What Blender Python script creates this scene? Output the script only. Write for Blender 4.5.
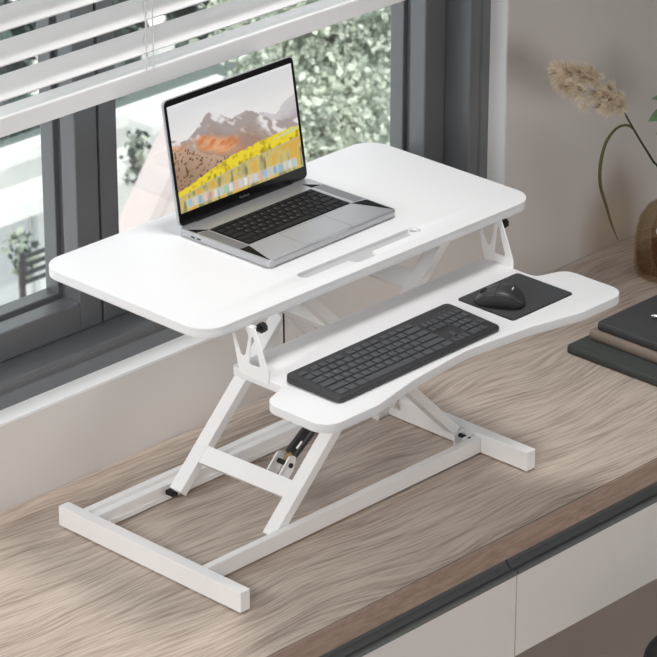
import bpy, bmesh, math, random
import numpy as np
from mathutils import Vector, Matrix
random.seed(7)
rng = np.random.default_rng(7)
PI = math.pi
S = bpy.context.scene
COL = S.collection
for o in list(bpy.data.objects): bpy.data.objects.remove(o)

# ------------------------------------------------------------------ camera
cam_d = bpy.data.cameras.new('camera')
cam = bpy.data.objects.new('camera', cam_d); COL.objects.link(cam)
fw = Vector((0.65547145, 0.63239093, -0.41284245)); rt = Vector((0.69477494, -0.71922587, 0.00138846)); up = Vector((0.29604892, 0.28774269, 0.9108014))
M = Matrix((rt, up, -fw)).transposed().to_4x4(); M.translation = Vector((-3.3128352, -3.39623345, 2.66379452))
cam.matrix_world = M
cam_d.sensor_width = 36; cam_d.lens = 36 * 3309.86 / 657
cam_d.clip_end = 200
cam_d.dof.use_dof = True; cam_d.dof.focus_distance = 6.2; cam_d.dof.aperture_fstop = 26
S.camera = cam

# ------------------------------------------------------------------ light
W = bpy.data.worlds.new('world'); S.world = W; W.use_nodes = True
W.node_tree.nodes['Background'].inputs[0].default_value = (0.93, 0.97, 1.0, 1)
W.node_tree.nodes['Background'].inputs[1].default_value = 1.35
def light(name, kind, loc, target, energy, color=(1, 1, 1), size=1.0, size_y=None):
    d = bpy.data.lights.new(name, kind); d.energy = energy; d.color = color
    if kind == 'AREA':
        d.shape = 'RECTANGLE'; d.size = size; d.size_y = size_y or size
    if kind == 'SUN': d.angle = size
    if kind == 'SPOT': d.spot_size = math.radians(58); d.spot_blend = 0.9; d.shadow_soft_size = size
    o = bpy.data.objects.new(name, d); COL.objects.link(o)
    o.location = loc; o.rotation_euler = (Vector(target) - Vector(loc)).to_track_quat('-Z', 'Y').to_euler()
    return o
light('sun', 'SUN', (0, 0, 8), (1.6, 3.6, 0), 2.9, (1.0, 0.98, 0.95), math.radians(2))   # high, from behind the building, over its roof
light('over_key', 'SPOT', (0.48, 0.04, 2.95), (0.46, -0.06, 0.0), 145, (1.0, 0.995, 0.99), 0.3)  # unseen overhead key light, set for the brightness of the desk top
light('left_fill', 'SPOT', (-1.9, 0.15, 1.25), (0.25, 0.1, 0.1), 74, (1.0, 0.995, 0.99), 0.3)  # unseen fill added to reach under the tray and brighten the arms
light('near_fill', 'SPOT', (0.5, -1.7, 2.9), (0.6, -0.15, 0.0), 28, (1.0, 0.995, 0.99), 0.3)  # unseen fill added for the wood below the tray's front
light('side_fill', 'SPOT', (-1.9, -1.3, 1.5), (0.0, 0.5, 0.15), 96, (1.0, 0.985, 0.97), 0.4)  # unseen fill added to brighten the left part of the wall
light('front_fill', 'AREA', (1.2, -2.4, 0.4), (1.0, 0.1, -0.6), 18, (1.0, 0.98, 0.965), 1.4)  # unseen low fill added for the drawer fronts and floor
S.view_settings.view_transform = 'Standard'; S.view_settings.look = 'None'
S.view_settings.gamma = 1; S.view_settings.use_curve_mapping = False
S.view_settings.exposure = 0.0

# ------------------------------------------------------------------ materials
def mat(name, rgb, rough=0.5, metal=0.0, noise=0.0, nscale=40, bump=0.0, bscale=300, spec=0.5, srgb=True, coat=0):
    m = bpy.data.materials.new(name); m.use_nodes = True; nt = m.node_tree
    b = nt.nodes['Principled BSDF']
    c = [((v / 255 + 0.055) / 1.055) ** 2.4 if v > 10 else v / 255 / 12.92 for v in rgb] if srgb else list(rgb)
    b.inputs['Base Color'].default_value = (*c, 1); b.inputs['Roughness'].default_value = rough
    b.inputs['Metallic'].default_value = metal; b.inputs['Specular IOR Level'].default_value = spec
    b.inputs['Coat Weight'].default_value = coat
    tc = nt.nodes.new('ShaderNodeTexCoord')
    if noise:
        n = nt.nodes.new('ShaderNodeTexNoise'); n.inputs['Scale'].default_value = nscale; n.inputs['Detail'].default_value = 4
        nt.links.new(tc.outputs['Object'], n.inputs['Vector'])
        mx = nt.nodes.new('ShaderNodeMix'); mx.data_type = 'RGBA'
        mx.inputs['A'].default_value = (*[v * (1 - noise) for v in c], 1); mx.inputs['B'].default_value = (*[min(1, v * (1 + noise)) for v in c], 1)
        nt.links.new(n.outputs['Fac'], mx.inputs['Factor']); nt.links.new(mx.outputs['Result'], b.inputs['Base Color'])
    if bump:
        n = nt.nodes.new('ShaderNodeTexNoise'); n.inputs['Scale'].default_value = bscale
        nt.links.new(tc.outputs['Object'], n.inputs['Vector'])
        bp = nt.nodes.new('ShaderNodeBump'); bp.inputs['Strength'].default_value = bump; bp.inputs['Distance'].default_value = 0.001
        nt.links.new(n.outputs['Fac'], bp.inputs['Height']); nt.links.new(bp.outputs['Normal'], b.inputs['Normal'])
    return m

def wood(name, light_c, dark_c, rough=0.55):
    m = bpy.data.materials.new(name); m.use_nodes = True; nt = m.node_tree; N = nt.nodes; L = nt.links
    b = N['Principled BSDF']; b.inputs['Roughness'].default_value = rough; b.inputs['Specular IOR Level'].default_value = 0.3
    tc = N.new('ShaderNodeTexCoord')
    # large slow warp that bends the grain into cathedral figures
    mp0 = N.new('ShaderNodeMapping'); mp0.inputs['Scale'].default_value = (2.2, 5.5, 5.0); L.new(tc.outputs['Object'], mp0.inputs['Vector'])
    n0 = N.new('ShaderNodeTexNoise'); n0.inputs['Scale'].default_value = 1.0; n0.inputs['Detail'].default_value = 1.5; L.new(mp0.outputs[0], n0.inputs['Vector'])
    sep = N.new('ShaderNodeSeparateXYZ'); L.new(tc.outputs['Object'], sep.inputs[0])
    a = N.new('ShaderNodeMath'); a.operation = 'MULTIPLY_ADD'; L.new(n0.outputs['Fac'], a.inputs[0]); a.inputs[1].default_value = 0.13; L.new(sep.outputs['Y'], a.inputs[2])
    sk = N.new('ShaderNodeMath'); sk.operation = 'MULTIPLY_ADD'; L.new(sep.outputs['X'], sk.inputs[0]); sk.inputs[1].default_value = 0.06; L.new(a.outputs[0], sk.inputs[2])
    cb = N.new('ShaderNodeCombineXYZ'); sx = N.new('ShaderNodeMath'); sx.operation = 'MULTIPLY'; L.new(sep.outputs['X'], sx.inputs[0]); sx.inputs[1].default_value = 0.05
    L.new(sx.outputs[0], cb.inputs[0]); L.new(sk.outputs[0], cb.inputs[1]); L.new(sep.outputs['Z'], cb.inputs[2])
    n1 = N.new('ShaderNodeTexNoise'); n1.inputs['Scale'].default_value = 170; n1.inputs['Detail'].default_value = 3.5; n1.inputs['Roughness'].default_value = 0.55; L.new(cb.outputs[0], n1.inputs['Vector'])
    mp2 = N.new('ShaderNodeMapping'); mp2.inputs['Scale'].default_value = (14, 420, 420); L.new(tc.outputs['Object'], mp2.inputs['Vector'])
    n2 = N.new('ShaderNodeTexNoise'); n2.inputs['Scale'].default_value = 1.0; n2.inputs['Detail'].default_value = 2; L.new(mp2.outputs[0], n2.inputs['Vector'])
    ad = N.new('ShaderNodeMath'); ad.operation = 'MULTIPLY_ADD'; L.new(n2.outputs['Fac'], ad.inputs[0]); ad.inputs[1].default_value = 0.34; L.new(n1.outputs['Fac'], ad.inputs[2])
    n3 = N.new('ShaderNodeTexNoise'); n3.inputs['Scale'].default_value = 22; n3.inputs['Detail'].default_value = 2; L.new(cb.outputs[0], n3.inputs['Vector'])
    ad2 = N.new('ShaderNodeMath'); ad2.operation = 'MULTIPLY_ADD'; L.new(n3.outputs['Fac'], ad2.inputs[0]); ad2.inputs[1].default_value = 0.42; L.new(ad.outputs[0], ad2.inputs[2])
    r = N.new('ShaderNodeValToRGB'); L.new(ad2.outputs[0], r.inputs[0])
    f = lambda c: (*[((v / 255 + 0.055) / 1.055) ** 2.4 for v in c], 1)
    r.color_ramp.elements[0].position = 0.62; r.color_ramp.elements[0].color = f(dark_c)
    r.color_ramp.elements[1].position = 1.0; r.color_ramp.elements[1].color = f(light_c)
    L.new(r.outputs[0], b.inputs['Base Color'])
    bp = N.new('ShaderNodeBump'); bp.inputs['Strength'].default_value = 0.15; bp.inputs['Distance'].default_value = 0.0006
    L.new(ad.outputs[0], bp.inputs['Height']); L.new(bp.outputs['Normal'], b.inputs['Normal'])
    return m

MT = dict(
    wall=mat('wall_paint', (226, 221, 217), 0.9, noise=0.02, nscale=3),
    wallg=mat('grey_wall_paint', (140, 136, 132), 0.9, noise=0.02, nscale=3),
    reveal=mat('white_reveal_paint', (246, 246, 246), 0.8, noise=0.01),
    floor=mat('floor_tile', (232, 221, 213), 0.6, noise=0.05, nscale=6),
    ceil=mat('ceiling_paint', (190, 187, 184), 0.9, noise=0.01),
    wood=wood('oak_laminate', (203, 188, 176), (150, 133, 121)),
    woodedge=wood('oak_edge_band', (176, 153, 139), (150, 127, 114)),
    cab=mat('drawer_lacquer', (232, 227, 223), 0.6, noise=0.01),
    carc=mat('cabinet_carcass', (150, 140, 133), 0.7, noise=0.02),
    channel=mat('dark_anodised_channel', (112, 116, 116), 0.4, 0.2, noise=0.06, nscale=60),
    frame=mat('grey_aluminium', (118, 120, 123), 0.35, 0.3, noise=0.03, nscale=20),
    rubber=mat('black_rubber', (24, 24, 25), 0.7, noise=0.1, nscale=90),
    white=mat('white_powder_coat', (248, 246, 245), 0.45, noise=0.01, nscale=50, bump=0.05),
    board=mat('white_laminate_board', (236, 236, 237), 0.4, noise=0.008, nscale=8, spec=0.35),
    slotshade=mat('slot_shade_grey', (192, 192, 193), 0.5, noise=0.01),  # grey that carries the shade of the groove
    blind=mat('blind_white', (244, 243, 243), 0.5, noise=0.01),
    cord=mat('blind_cord', (225, 225, 224), 0.8, noise=0.03),
    alu=mat('silver_aluminium', (186, 187, 190), 0.38, 0.65, noise=0.01, nscale=200),
    grille=mat('speaker_grille_grey', (134, 135, 138), 0.5, 0.5, noise=0.12, nscale=900),
    inlay=mat('matte_black', (8, 8, 9), 0.6, noise=0.02, spec=0.15),
    blackgl=mat('black_glass', (14, 14, 16), 0.15, noise=0.02),
    key=mat('laptop_key_black', (26, 26, 28), 0.6, noise=0.05, spec=0.25),
    legend=mat('key_legend_grey', (120, 122, 124), 0.6, noise=0.02),
    kbody=mat('keyboard_charcoal', (50, 50, 52), 0.5, noise=0.05, nscale=80, bump=0.1),
    kkey=mat('keycap_slate', (70, 72, 76), 0.5, noise=0.04, nscale=60),
    mousetop=mat('mouse_charcoal', (52, 52, 54), 0.42, noise=0.05),
    mouseside=mat('mouse_side_textured', (38, 38, 40), 0.75, noise=0.3, nscale=500, bump=0.4, bscale=900),
    pad=mat('mouse_pad_cloth', (62, 63, 65), 0.9, noise=0.08, nscale=700, bump=0.3, bscale=1500),
    padedge=mat('mouse_pad_edge', (26, 26, 28), 0.8, noise=0.05),
    black=mat('black_plastic', (28, 28, 30), 0.35, noise=0.05),
    brass=mat('brass_rod', (190, 160, 110), 0.3, 0.8, noise=0.05),
    chrome=mat('chrome', (200, 200, 202), 0.2, 0.9, noise=0.02),
    bookd=mat('book_dark_green_cloth', (66, 70, 68), 0.6, noise=0.12, nscale=300, bump=0.3, bscale=1200),
    bookt=mat('book_charcoal_leather', (70, 72, 74), 0.5, noise=0.08, nscale=120, bump=0.2, bscale=700),
    bookm=mat('book_taupe_cloth', (150, 134, 122), 0.85, noise=0.1, nscale=400, bump=0.3, bscale=1200),
    page=mat('page_block', (214, 208, 196), 0.9, noise=0.08, nscale=400),
    plume=mat('pampas_beige', (226, 206, 178), 0.9, noise=0.15, nscale=120),
    plume2=mat('pampas_pale', (248, 236, 216), 0.9, noise=0.1, nscale=120),
    plume3=mat('pampas_brown', (168, 138, 106), 0.9, noise=0.15, nscale=120),
    stem=mat('dry_stem_dark', (58, 66, 50), 0.7, noise=0.1),
    blade=mat('olive_blade', (104, 104, 66), 0.7, noise=0.15, nscale=60),
    leaf=mat('fresh_leaf', (122, 156, 110), 0.6, noise=0.15, nscale=60),
    seat=mat('stool_black', (40, 42, 42), 0.5, noise=0.08),
    # outdoors
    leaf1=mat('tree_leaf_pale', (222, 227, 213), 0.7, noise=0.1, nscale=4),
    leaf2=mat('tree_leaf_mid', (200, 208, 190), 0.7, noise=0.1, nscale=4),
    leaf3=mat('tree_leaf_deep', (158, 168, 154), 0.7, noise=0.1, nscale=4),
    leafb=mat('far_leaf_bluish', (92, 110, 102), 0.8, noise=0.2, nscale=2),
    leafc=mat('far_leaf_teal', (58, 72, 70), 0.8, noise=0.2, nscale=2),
    bark=mat('bark', (92, 84, 76), 0.9, noise=0.25, nscale=20),
    house=mat('white_render', (228, 229, 226), 0.9, noise=0.02, nscale=2),
    house2=mat('pale_render', (196, 201, 203), 0.9, noise=0.03, nscale=2),
    slate=mat('mossy_roof_slate', (96, 108, 104), 0.9, noise=0.25, nscale=5),
    pink=mat('pale_pink_roof', (212, 200, 198), 0.9, noise=0.06, nscale=3),
    fence=mat('dark_iron', (50, 50, 52), 0.6, noise=0.1),
    paving=mat('pale_paving', (225, 224, 220), 0.9, noise=0.06, nscale=1.5),
    dwin=mat('dark_house_glass', (70, 80, 84), 0.2, noise=0.05),
)
def glass(name, tint, rough, mixf):
    m = bpy.data.materials.new(name); m.use_nodes = True; nt = m.node_tree; nt.nodes.clear()
    o = nt.nodes.new('ShaderNodeOutputMaterial'); t = nt.nodes.new('ShaderNodeBsdfTransparent'); t.inputs[0].default_value = (*tint, 1)
    g = nt.nodes.new('ShaderNodeBsdfGlossy'); g.inputs['Roughness'].default_value = rough; g.inputs[0].default_value = (1, 1, 1, 1)
    lw = nt.nodes.new('ShaderNodeLayerWeight'); lw.inputs[0].default_value = 0.35
    ml = nt.nodes.new('ShaderNodeMath'); ml.operation = 'MULTIPLY'; ml.inputs[1].default_value = mixf; nt.links.new(lw.outputs['Fresnel'], ml.inputs[0])
    mx = nt.nodes.new('ShaderNodeMixShader'); nt.links.new(ml.outputs[0], mx.inputs[0]); nt.links.new(t.outputs[0], mx.inputs[1]); nt.links.new(g.outputs[0], mx.inputs[2])
    nt.links.new(mx.outputs[0], o.inputs[0]); return m
MT['pane'] = glass('window_glass', (0.97, 0.985, 0.98), 0.02, 0.25)
MT['amber'] = glass('amber_glass', (0.87, 0.80, 0.69), 0.05, 0.35)
MT['amberd'] = glass('dark_amber_glass', (0.72, 0.57, 0.44), 0.05, 0.3)

# ------------------------------------------------------------------ helpers
ORG = {}
def root_of(o):
    while o.parent: o = o.parent
    return o
def obj(name, bm, m, parent=None, world=True, smooth=False, kind=None, label=None):
    """link one mesh object; with a parent its world coordinates are shifted into the thing's frame"""
    if isinstance(bm, bmesh.types.BMesh):
        me = bpy.data.meshes.new(name); bm.to_mesh(me); bm.free()
    else: me = bm
    o = bpy.data.objects.new(name, me); COL.objects.link(o)
    for mm in (m if isinstance(m, (list, tuple)) else [m]): me.materials.append(MT[mm] if isinstance(mm, str) else mm)
    if parent:
        o.parent = parent
        if world:
            r = root_of(parent); me.transform(Matrix.Translation(-r.location))
    if smooth:
        for p in me.polygons: p.use_smooth = True
        if smooth != True: me.set_sharp_from_angle(angle=math.radians(smooth))
    if kind: o['kind'] = kind
    if label: o['label'] = label
    return o
def thing(name, loc, label, cat, rot=(0, 0, 0), group=None):
    o = bpy.data.objects.new(name, None); COL.objects.link(o); o.location = loc; o.rotation_euler = rot
    o.empty_display_size = 0.05
    o['label'] = label; o['category'] = cat
    if group: o['group'] = group
    return o
def tag(o, label, cat, group=None):
    o['label'] = label; o['category'] = cat
    if group: o['group'] = group
    return o
def struct(name, bm, m, parent=None, **k):
    return obj(name, bm, m, parent, kind='structure', **k)
def box(bm, x0, x1, y0, y1, z0, z1, bev=0.0, seg=2, mi=0):
    r = bmesh.ops.create_cube(bm, size=1.0); vs = r['verts']
    for v in vs:
        v.co = Vector(((x0 + x1) / 2 + v.co.x * (x1 - x0), (y0 + y1) / 2 + v.co.y * (y1 - y0), (z0 + z1) / 2 + v.co.z * (z1 - z0)))
    fs = set(f for v in vs for f in v.link_faces)
    for f in fs: f.material_index = mi
    if bev:
        es = list(set(e for v in vs for e in v.link_edges))
        bmesh.ops.bevel(bm, geom=es, offset=bev, segments=seg, affect='EDGES', profile=0.5, clamp_overlap=True, material=mi)
    return bm
def B(*a, **k): return box(bmesh.new(), *a, **k)
def prism(pts, axis, a0, a1, bm=None, bev=0):
    """extrude a 2-D polygon along an axis: axis 0: pts=(y,z); 1: pts=(x,z); 2: pts=(x,y)"""
    bm = bm or bmesh.new()
    def P(p, a): return {0: (a, p[0], p[1]), 1: (p[0], a, p[1]), 2: (p[0], p[1], a)}[axis]
    v0 = [bm.verts.new(P(p, a0)) for p in pts]; v1 = [bm.verts.new(P(p, a1)) for p in pts]
    n = len(pts); fs = [bm.faces.new(v0), bm.faces.new(v1[::-1])]
    for i in range(n): fs.append(bm.faces.new((v0[i], v1[i], v1[(i + 1) % n], v0[(i + 1) % n])))
    bmesh.ops.recalc_face_normals(bm, faces=fs)
    if bev:
        es = list(set(e for f in fs for e in f.edges))
        bmesh.ops.bevel(bm, geom=es, offset=bev, segments=2, affect='EDGES', clamp_overlap=True)
    return bm
def tube(pts, r, n=10, bm=None, caps=True, radii=None):
    bm = bm or bmesh.new(); pts = [Vector(p) for p in pts]; rings = []
    prev = None
    for i, p in enumerate(pts):
        d = (pts[min(i + 1, len(pts) - 1)] - pts[max(i - 1, 0)]).normalized()
        if prev is None:
            a = Vector((0, 0, 1)) if abs(d.z) < 0.9 else Vector((1, 0, 0)); u = d.cross(a).normalized()
        else: u = (prev - d * prev.dot(d)).normalized()
        prev = u; v = d.cross(u); rr = radii[i] if radii else r
        rings.append([bm.verts.new(p + (u * math.cos(2 * PI * k / n) + v * math.sin(2 * PI * k / n)) * rr) for k in range(n)])
    for a, b in zip(rings, rings[1:]):
        for k in range(n): bm.faces.new((a[k], a[(k + 1) % n], b[(k + 1) % n], b[k]))
    if caps: bm.faces.new(rings[0][::-1]); bm.faces.new(rings[-1])
    return bm
def lathe(prof, n=48, center=(0, 0, 0), bm=None):
    bm = bm or bmesh.new(); c = Vector(center); rings = []
    for r, z in prof:
        rings.append([bm.verts.new(c + Vector((max(r, 1e-5) * math.cos(2 * PI * k / n), max(r, 1e-5) * math.sin(2 * PI * k / n), z))) for k in range(n)])
    for a, b in zip(rings, rings[1:]):
        for k in range(n): bm.faces.new((a[k], a[(k + 1) % n], b[(k + 1) % n], b[k]))
    bmesh.ops.remove_doubles(bm, verts=bm.verts, dist=5e-5)
    return bm
def fillet(poly, rad, n=10):
    out = []; N = len(poly)
    for i, p in enumerate(poly):
        r = rad[i] if isinstance(rad, (list, tuple)) else rad
        p = Vector(p); a = Vector(poly[i - 1]) - p; b = Vector(poly[(i + 1) % N]) - p
        la, lb = a.length, b.length; a.normalize(); b.normalize()
        ang = a.angle(b)
        if r <= 0 or ang > PI - 1e-3: out.append(tuple(p)); continue
        t = min(r / math.tan(ang / 2), la * 0.49, lb * 0.49); r = t * math.tan(ang / 2)
        c = p + (a + b).normalized() * (r / math.sin(ang / 2))
        s = p + a * t - c; e = p + b * t - c
        a0 = math.atan2(s.y, s.x); da = (math.atan2(e.y, e.x) - a0 + PI) % (2 * PI) - PI
        for k in range(n + 1):
            q = a0 + da * k / n; out.append((c.x + r * math.cos(q), c.y + r * math.sin(q)))
    return out
def plate(outer, holes, z0, z1, bev=0.0):
    cu = bpy.data.curves.new('c', 'CURVE'); cu.dimensions = '2D'; cu.fill_mode = 'BOTH'
    for pl in [outer] + list(holes):
        sp = cu.splines.new('POLY'); sp.points.add(len(pl) - 1)
        for q, p in zip(sp.points, pl): q.co = (p[0], p[1], 0, 1)
        sp.use_cyclic_u = True
    cu.extrude = (z1 - z0) / 2 - bev; cu.bevel_depth = bev; cu.bevel_resolution = 2; cu.offset = -bev
    o = bpy.data.objects.new('c', cu); COL.objects.link(o)
    bpy.context.view_layer.update()
    me = bpy.data.meshes.new_from_object(o.evaluated_get(bpy.context.evaluated_depsgraph_get()))
    bpy.data.objects.remove(o); bpy.data.curves.remove(cu); me.materials.clear()
    me.transform(Matrix.Translation((0, 0, (z0 + z1) / 2)))
    bm = bmesh.new(); bm.from_mesh(me); bpy.data.meshes.remove(me)
    bmesh.ops.remove_doubles(bm, verts=bm.verts, dist=1e-6)
    for f in bm.faces: f.material_index = 0
    return bm
def rrect(x0, x1, y0, y1, r, n=8): return fillet([(x0, y0), (x1, y0), (x1, y1), (x0, y1)], r, n)
def merge(bm, other, mi=None):
    me = bpy.data.meshes.new('t'); other.to_mesh(me); other.free()
    n = len(bm.faces); bm.from_mesh(me); bpy.data.meshes.remove(me)
    if mi is not None:
        bm.faces.ensure_lookup_table()
        for f in bm.faces[n:]: f.material_index = mi
    return bm
def xf(bm, mtx): bmesh.ops.transform(bm, matrix=mtx, verts=bm.verts); return bm
def text_bm(s, size, thick=0.0001):
    cu = bpy.data.curves.new('t', 'FONT'); cu.body = s; cu.size = size; cu.extrude = thick; cu.align_x = 'CENTER'; cu.align_y = 'CENTER'; cu.resolution_u = 2
    o = bpy.data.objects.new('t', cu); COL.objects.link(o); bpy.context.view_layer.update()
    me = bpy.data.meshes.new_from_object(o.evaluated_get(bpy.context.evaluated_depsgraph_get()))
    bpy.data.objects.remove(o); bpy.data.curves.remove(cu); me.materials.clear()
    bm = bmesh.new(); bm.from_mesh(me); bpy.data.meshes.remove(me)
    for f in bm.faces: f.material_index = 0
    return bm

# ------------------------------------------------------------------ room shell
YW = 0.5553; FZ = -0.74; CZ = 3.05; X0, X1, Y0 = -4.6, 2.35, -4.8
SILL = 0.166; WX0, WX1, WTOP = -0.95, 1.277, 1.55; YB = 0.815
bm = bmesh.new()
box(bm, X0, X1, YW, YB, FZ, SILL)
box(bm, X0, WX0, YW, YB, SILL, CZ); box(bm, WX1, X1, YW, YB, SILL, CZ); box(bm, WX0, WX1, YW, YB, WTOP, CZ)
struct('wall_back', bm, 'wall')
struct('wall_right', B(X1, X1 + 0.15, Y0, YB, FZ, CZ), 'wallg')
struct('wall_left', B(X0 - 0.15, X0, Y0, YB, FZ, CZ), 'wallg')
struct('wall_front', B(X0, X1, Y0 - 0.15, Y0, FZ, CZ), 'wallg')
struct('ceiling', B(X0 - 0.15, X1 + 0.15, Y0 - 0.15, YB, CZ, CZ + 0.12), 'ceil')
struct('floor', B(X0 - 0.15, X1 + 0.15, Y0 - 0.15, YB, FZ - 0.1, FZ), 'floor')
# white lining of the window recess
struct('trim_1', B(WX0, WX1, YW - 0.0005, 0.62, SILL - 0.004, SILL + 0.001), 'reveal')
struct('trim_2', B(WX1 - 0.001, WX1 + 0.004, YW - 0.0005, 0.62, SILL, WTOP), 'reveal')

# ------------------------------------------------------------------ window
win = bpy.data.objects.new('window_1', None); COL.objects.link(win); win.location = (WX0, 0.597, SILL); win['kind'] = 'structure'
FY, SY, GY = 0.597, 0.661, 0.746
bm = bmesh.new()
zb0, zb1 = SILL + 0.001, 0.216
prof = [(FY, zb0), (FY, zb0 + 0.026), (FY + 0.004, zb0 + 0.029), (FY + 0.004, zb0 + 0.036), (FY, zb0 + 0.039), (FY, zb1 - 0.003), (FY + 0.003, zb1), (SY + 0.02, zb1), (SY + 0.02, zb1 - 0.012), (0.80, zb1 - 0.012), (0.80, zb0)]
prism(prof, 0, WX0, WX1 - 0.001, bm)
xr = 1.221
prof = [(WX1 - 0.001, FY), (xr + 0.035, FY), (xr + 0.032, FY + 0.004), (xr + 0.026, FY + 0.004), (xr + 0.023, FY), (xr + 0.003, FY), (xr, FY + 0.003), (xr, SY + 0.02), (xr + 0.012, SY + 0.02), (xr + 0.012, 0.80), (WX1 - 0.001, 0.80)]
prism(prof, 2, zb0, WTOP, bm)
box(bm, WX0, WX0 + 0.055, FY, 0.80, zb0, WTOP, 0.002); box(bm, WX0, WX1, FY, 0.80, WTOP - 0.055, WTOP, 0.002)
struct('window_frame', bm, 'frame', win)
def sash(x0, x1, lw, rw, name='window_sash'):
    bw = 0.055; z0, z1 = zb1 + 0.001, WTOP - 0.056
    bm = bmesh.new()
    # face members
    for (a, b, c, d) in ((x0, x0 + lw, z0, z1), (x1 - rw, x1, z0, z1), (x0 + lw, x1 - rw, z0, z0 + bw), (x0 + lw, x1 - rw, z1 - bw, z1)):
        box(bm, a, b, SY, SY + 0.04, c, d, 0.0025)
    # seal groove, then the glazing bead
    for (a, b, c, d) in ((x0 + 0.004, x0 + lw - 0.008, z0, z1), (x1 - rw + 0.008, x1 - 0.004, z0, z1), (x0 + lw - 0.01, x1 - rw + 0.01, z0, z0 + bw - 0.008), (x0 + lw - 0.01, x1 - rw + 0.01, z1 - bw + 0.008, z1)):
        box(bm, a, b, SY + 0.04, SY + 0.055, c, d)
    for (a, b, c, d) in ((x0 + 0.004, x0 + lw + 0.003, z0, z1), (x1 - rw - 0.003, x1 - 0.004, z0, z1), (x0 + lw, x1 - rw, z0, z0 + bw + 0.003), (x0 + lw, x1 - rw, z1 - bw - 0.003, z1)):
        box(bm, a, b, SY + 0.055, GY + 0.004, c, d, 0.002)
    s = struct(name, bm, 'frame', win)
    struct('window_pane', B(x0 + lw - 0.004, x1 - rw + 0.004, GY - 0.003, GY + 0.003, z0 + bw - 0.004, z1 - bw + 0.004), 'pane', s)
    return s
sash(WX0 + 0.056, 0.308, 0.055, 0.052)
sash(0.3135, xr - 0.001 + 0.0, 0.041, 0.060)
struct('window_seal', B(0.308, 0.3135, SY + 0.01, SY + 0.05, zb1 + 0.001, WTOP - 0.056), 'rubber', win)

# ------------------------------------------------------------------ venetian blind
bl = thing('venetian_blind', (0.1, 0.51, 0.717), 'white venetian blind with wide slats and a thick bottom rail, lowered over the upper window', 'blind')
BX0, BX1 = -0.85, 1.255
obj('bottom_rail', B(BX0, BX1, 0.471, 0.5165, 0.727, 0.7605, 0.0025), 'blind', bl)
zs = [0.802 + 0.0585 * i for i in range(11)]
def slat_bm(zc):
    th = math.radians(26); w = 0.0505; pts = []
    n = 6
    for k in range(n + 1):
        u = -w / 2 + w * k / n; pts.append((u, 0.0016 * (1 - (2 * u / w) ** 2)))
    low = [(u, h - 0.0028) for u, h in reversed(pts)]
    pl = [(0.494 + u * math.cos(th) - h * math.sin(th), zc + u * math.sin(th) + h * math.cos(th)) for u, h in pts + low]
    return prism(pl, 0, BX0, BX1)
for z in zs: obj('slat', slat_bm(z), 'blind', bl, smooth=40)
obj('headrail', B(BX0, BX1, 0.466, 0.522, 1.475, 1.53, 0.002), 'blind', bl)
for xc in (-0.45, 0.268, 0.98):
    c = tube([(xc, 0.4690, 0.760), (xc, 0.4690, 1.48)], 0.0012, 8)
    tube([(xc + 0.033, 0.5195, 0.760), (xc + 0.033, 0.5195, 1.48)], 0.0012, 8, c)
    tube([(xc - 0.016, 0.4690, 0.760), (xc - 0.016, 0.4690, 1.48)], 0.0012, 8, c)
    for z in zs: tube([(xc - 0.016, 0.469, z - 0.0125), (xc, 0.494, z + 0.002), (xc + 0.033, 0.5195, z + 0.0125)], 0.0009, 6, c)
    obj('ladder_cord', c, 'cord', bl)

# ------------------------------------------------------------------ desk: worktop and drawer cabinets
YD = -0.133
wt = thing('desk_worktop', (0.3, 0.2, -0.046), 'long wood grain desk worktop running along the wall under the window', 'desk')
obj('board', B(-1.6, X1 - 0.004, YD + 0.004, YW - 0.001, -0.046, 0.0, 0.0), 'wood', wt)
obj('edge_shadow', B(-1.6, X1 - 0.004, YD + 0.0025, YD + 0.004, -0.02, 0.0001), 'bark', wt)  # dark strip painting the thin shadow line along the edge
obj('front_edge', B(-1.6, X1 - 0.004, YD, YD + 0.0025, -0.046, 0.0, 0.0004), 'woodedge', wt, label='pinkish brown front edge band')
def cabinet(x0, x1, label):
    c = thing('drawer_cabinet', ((x0 + x1) / 2, 0.2, -0.27), label, 'cabinet', group='drawer cabinets under the worktop')
    bm = bmesh.new()
    box(bm, x0, x1, YD + 0.03, YW - 0.002, -0.25, -0.235); box(bm, x0, x0 + 0.016, YD + 0.03, YW - 0.002, -0.235, -0.047)
    box(bm, x1 - 0.016, x1, YD + 0.03, YW - 0.002, -0.235, -0.047); box(bm, x0 + 0.016, x1 - 0.016, YW - 0.014, YW - 0.002, -0.235, -0.047)
    obj('body', bm, 'carc', c)
    d = obj('drawer', B(x0 + 0.001, x1 - 0.001, YD, YD + 0.02, -0.25, -0.088, 0.0012), 'cab', c)
    # recessed finger channel above the drawer
    p = [(YD - 0.0005, -0.088), (YD - 0.0005, -0.080), (YD + 0.003, -0.078), (YD + 0.014, -0.082), (YD + 0.024, -0.074), (YD + 0.027, -0.058), (YD + 0.016, -0.0475), (YD + 0.040, -0.0475), (YD + 0.040, -0.088)]
    obj('finger_channel', prism(p, 0, x0 + 0.0015, x1 - 0.0015), 'channel', d)
    return c
cabinet(-0.62, 0.5405, 'drawer cabinet with pale grey front left of the vertical seam')
cabinet(0.5405, 1.75, 'drawer cabinet with pale grey front right of the vertical seam')
for xs in (-1.58, 2.31):
    obj('side_panel', B(xs, xs + 0.02, YD + 0.02, YW - 0.01, FZ, -0.047), 'cab', wt)
st = thing('round_stool', (0.893, -0.352, FZ), 'black round stool seat just showing below the drawers, lower right corner', 'stool')
cs = (0.893, -0.352, 0)
obj('seat', lathe([(0, -0.38), (0.15, -0.38), (0.166, -0.372), (0.17, -0.35), (0.165, -0.32), (0.15, -0.305), (0, -0.30)], 64, cs), 'seat', st, smooth=50)
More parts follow.
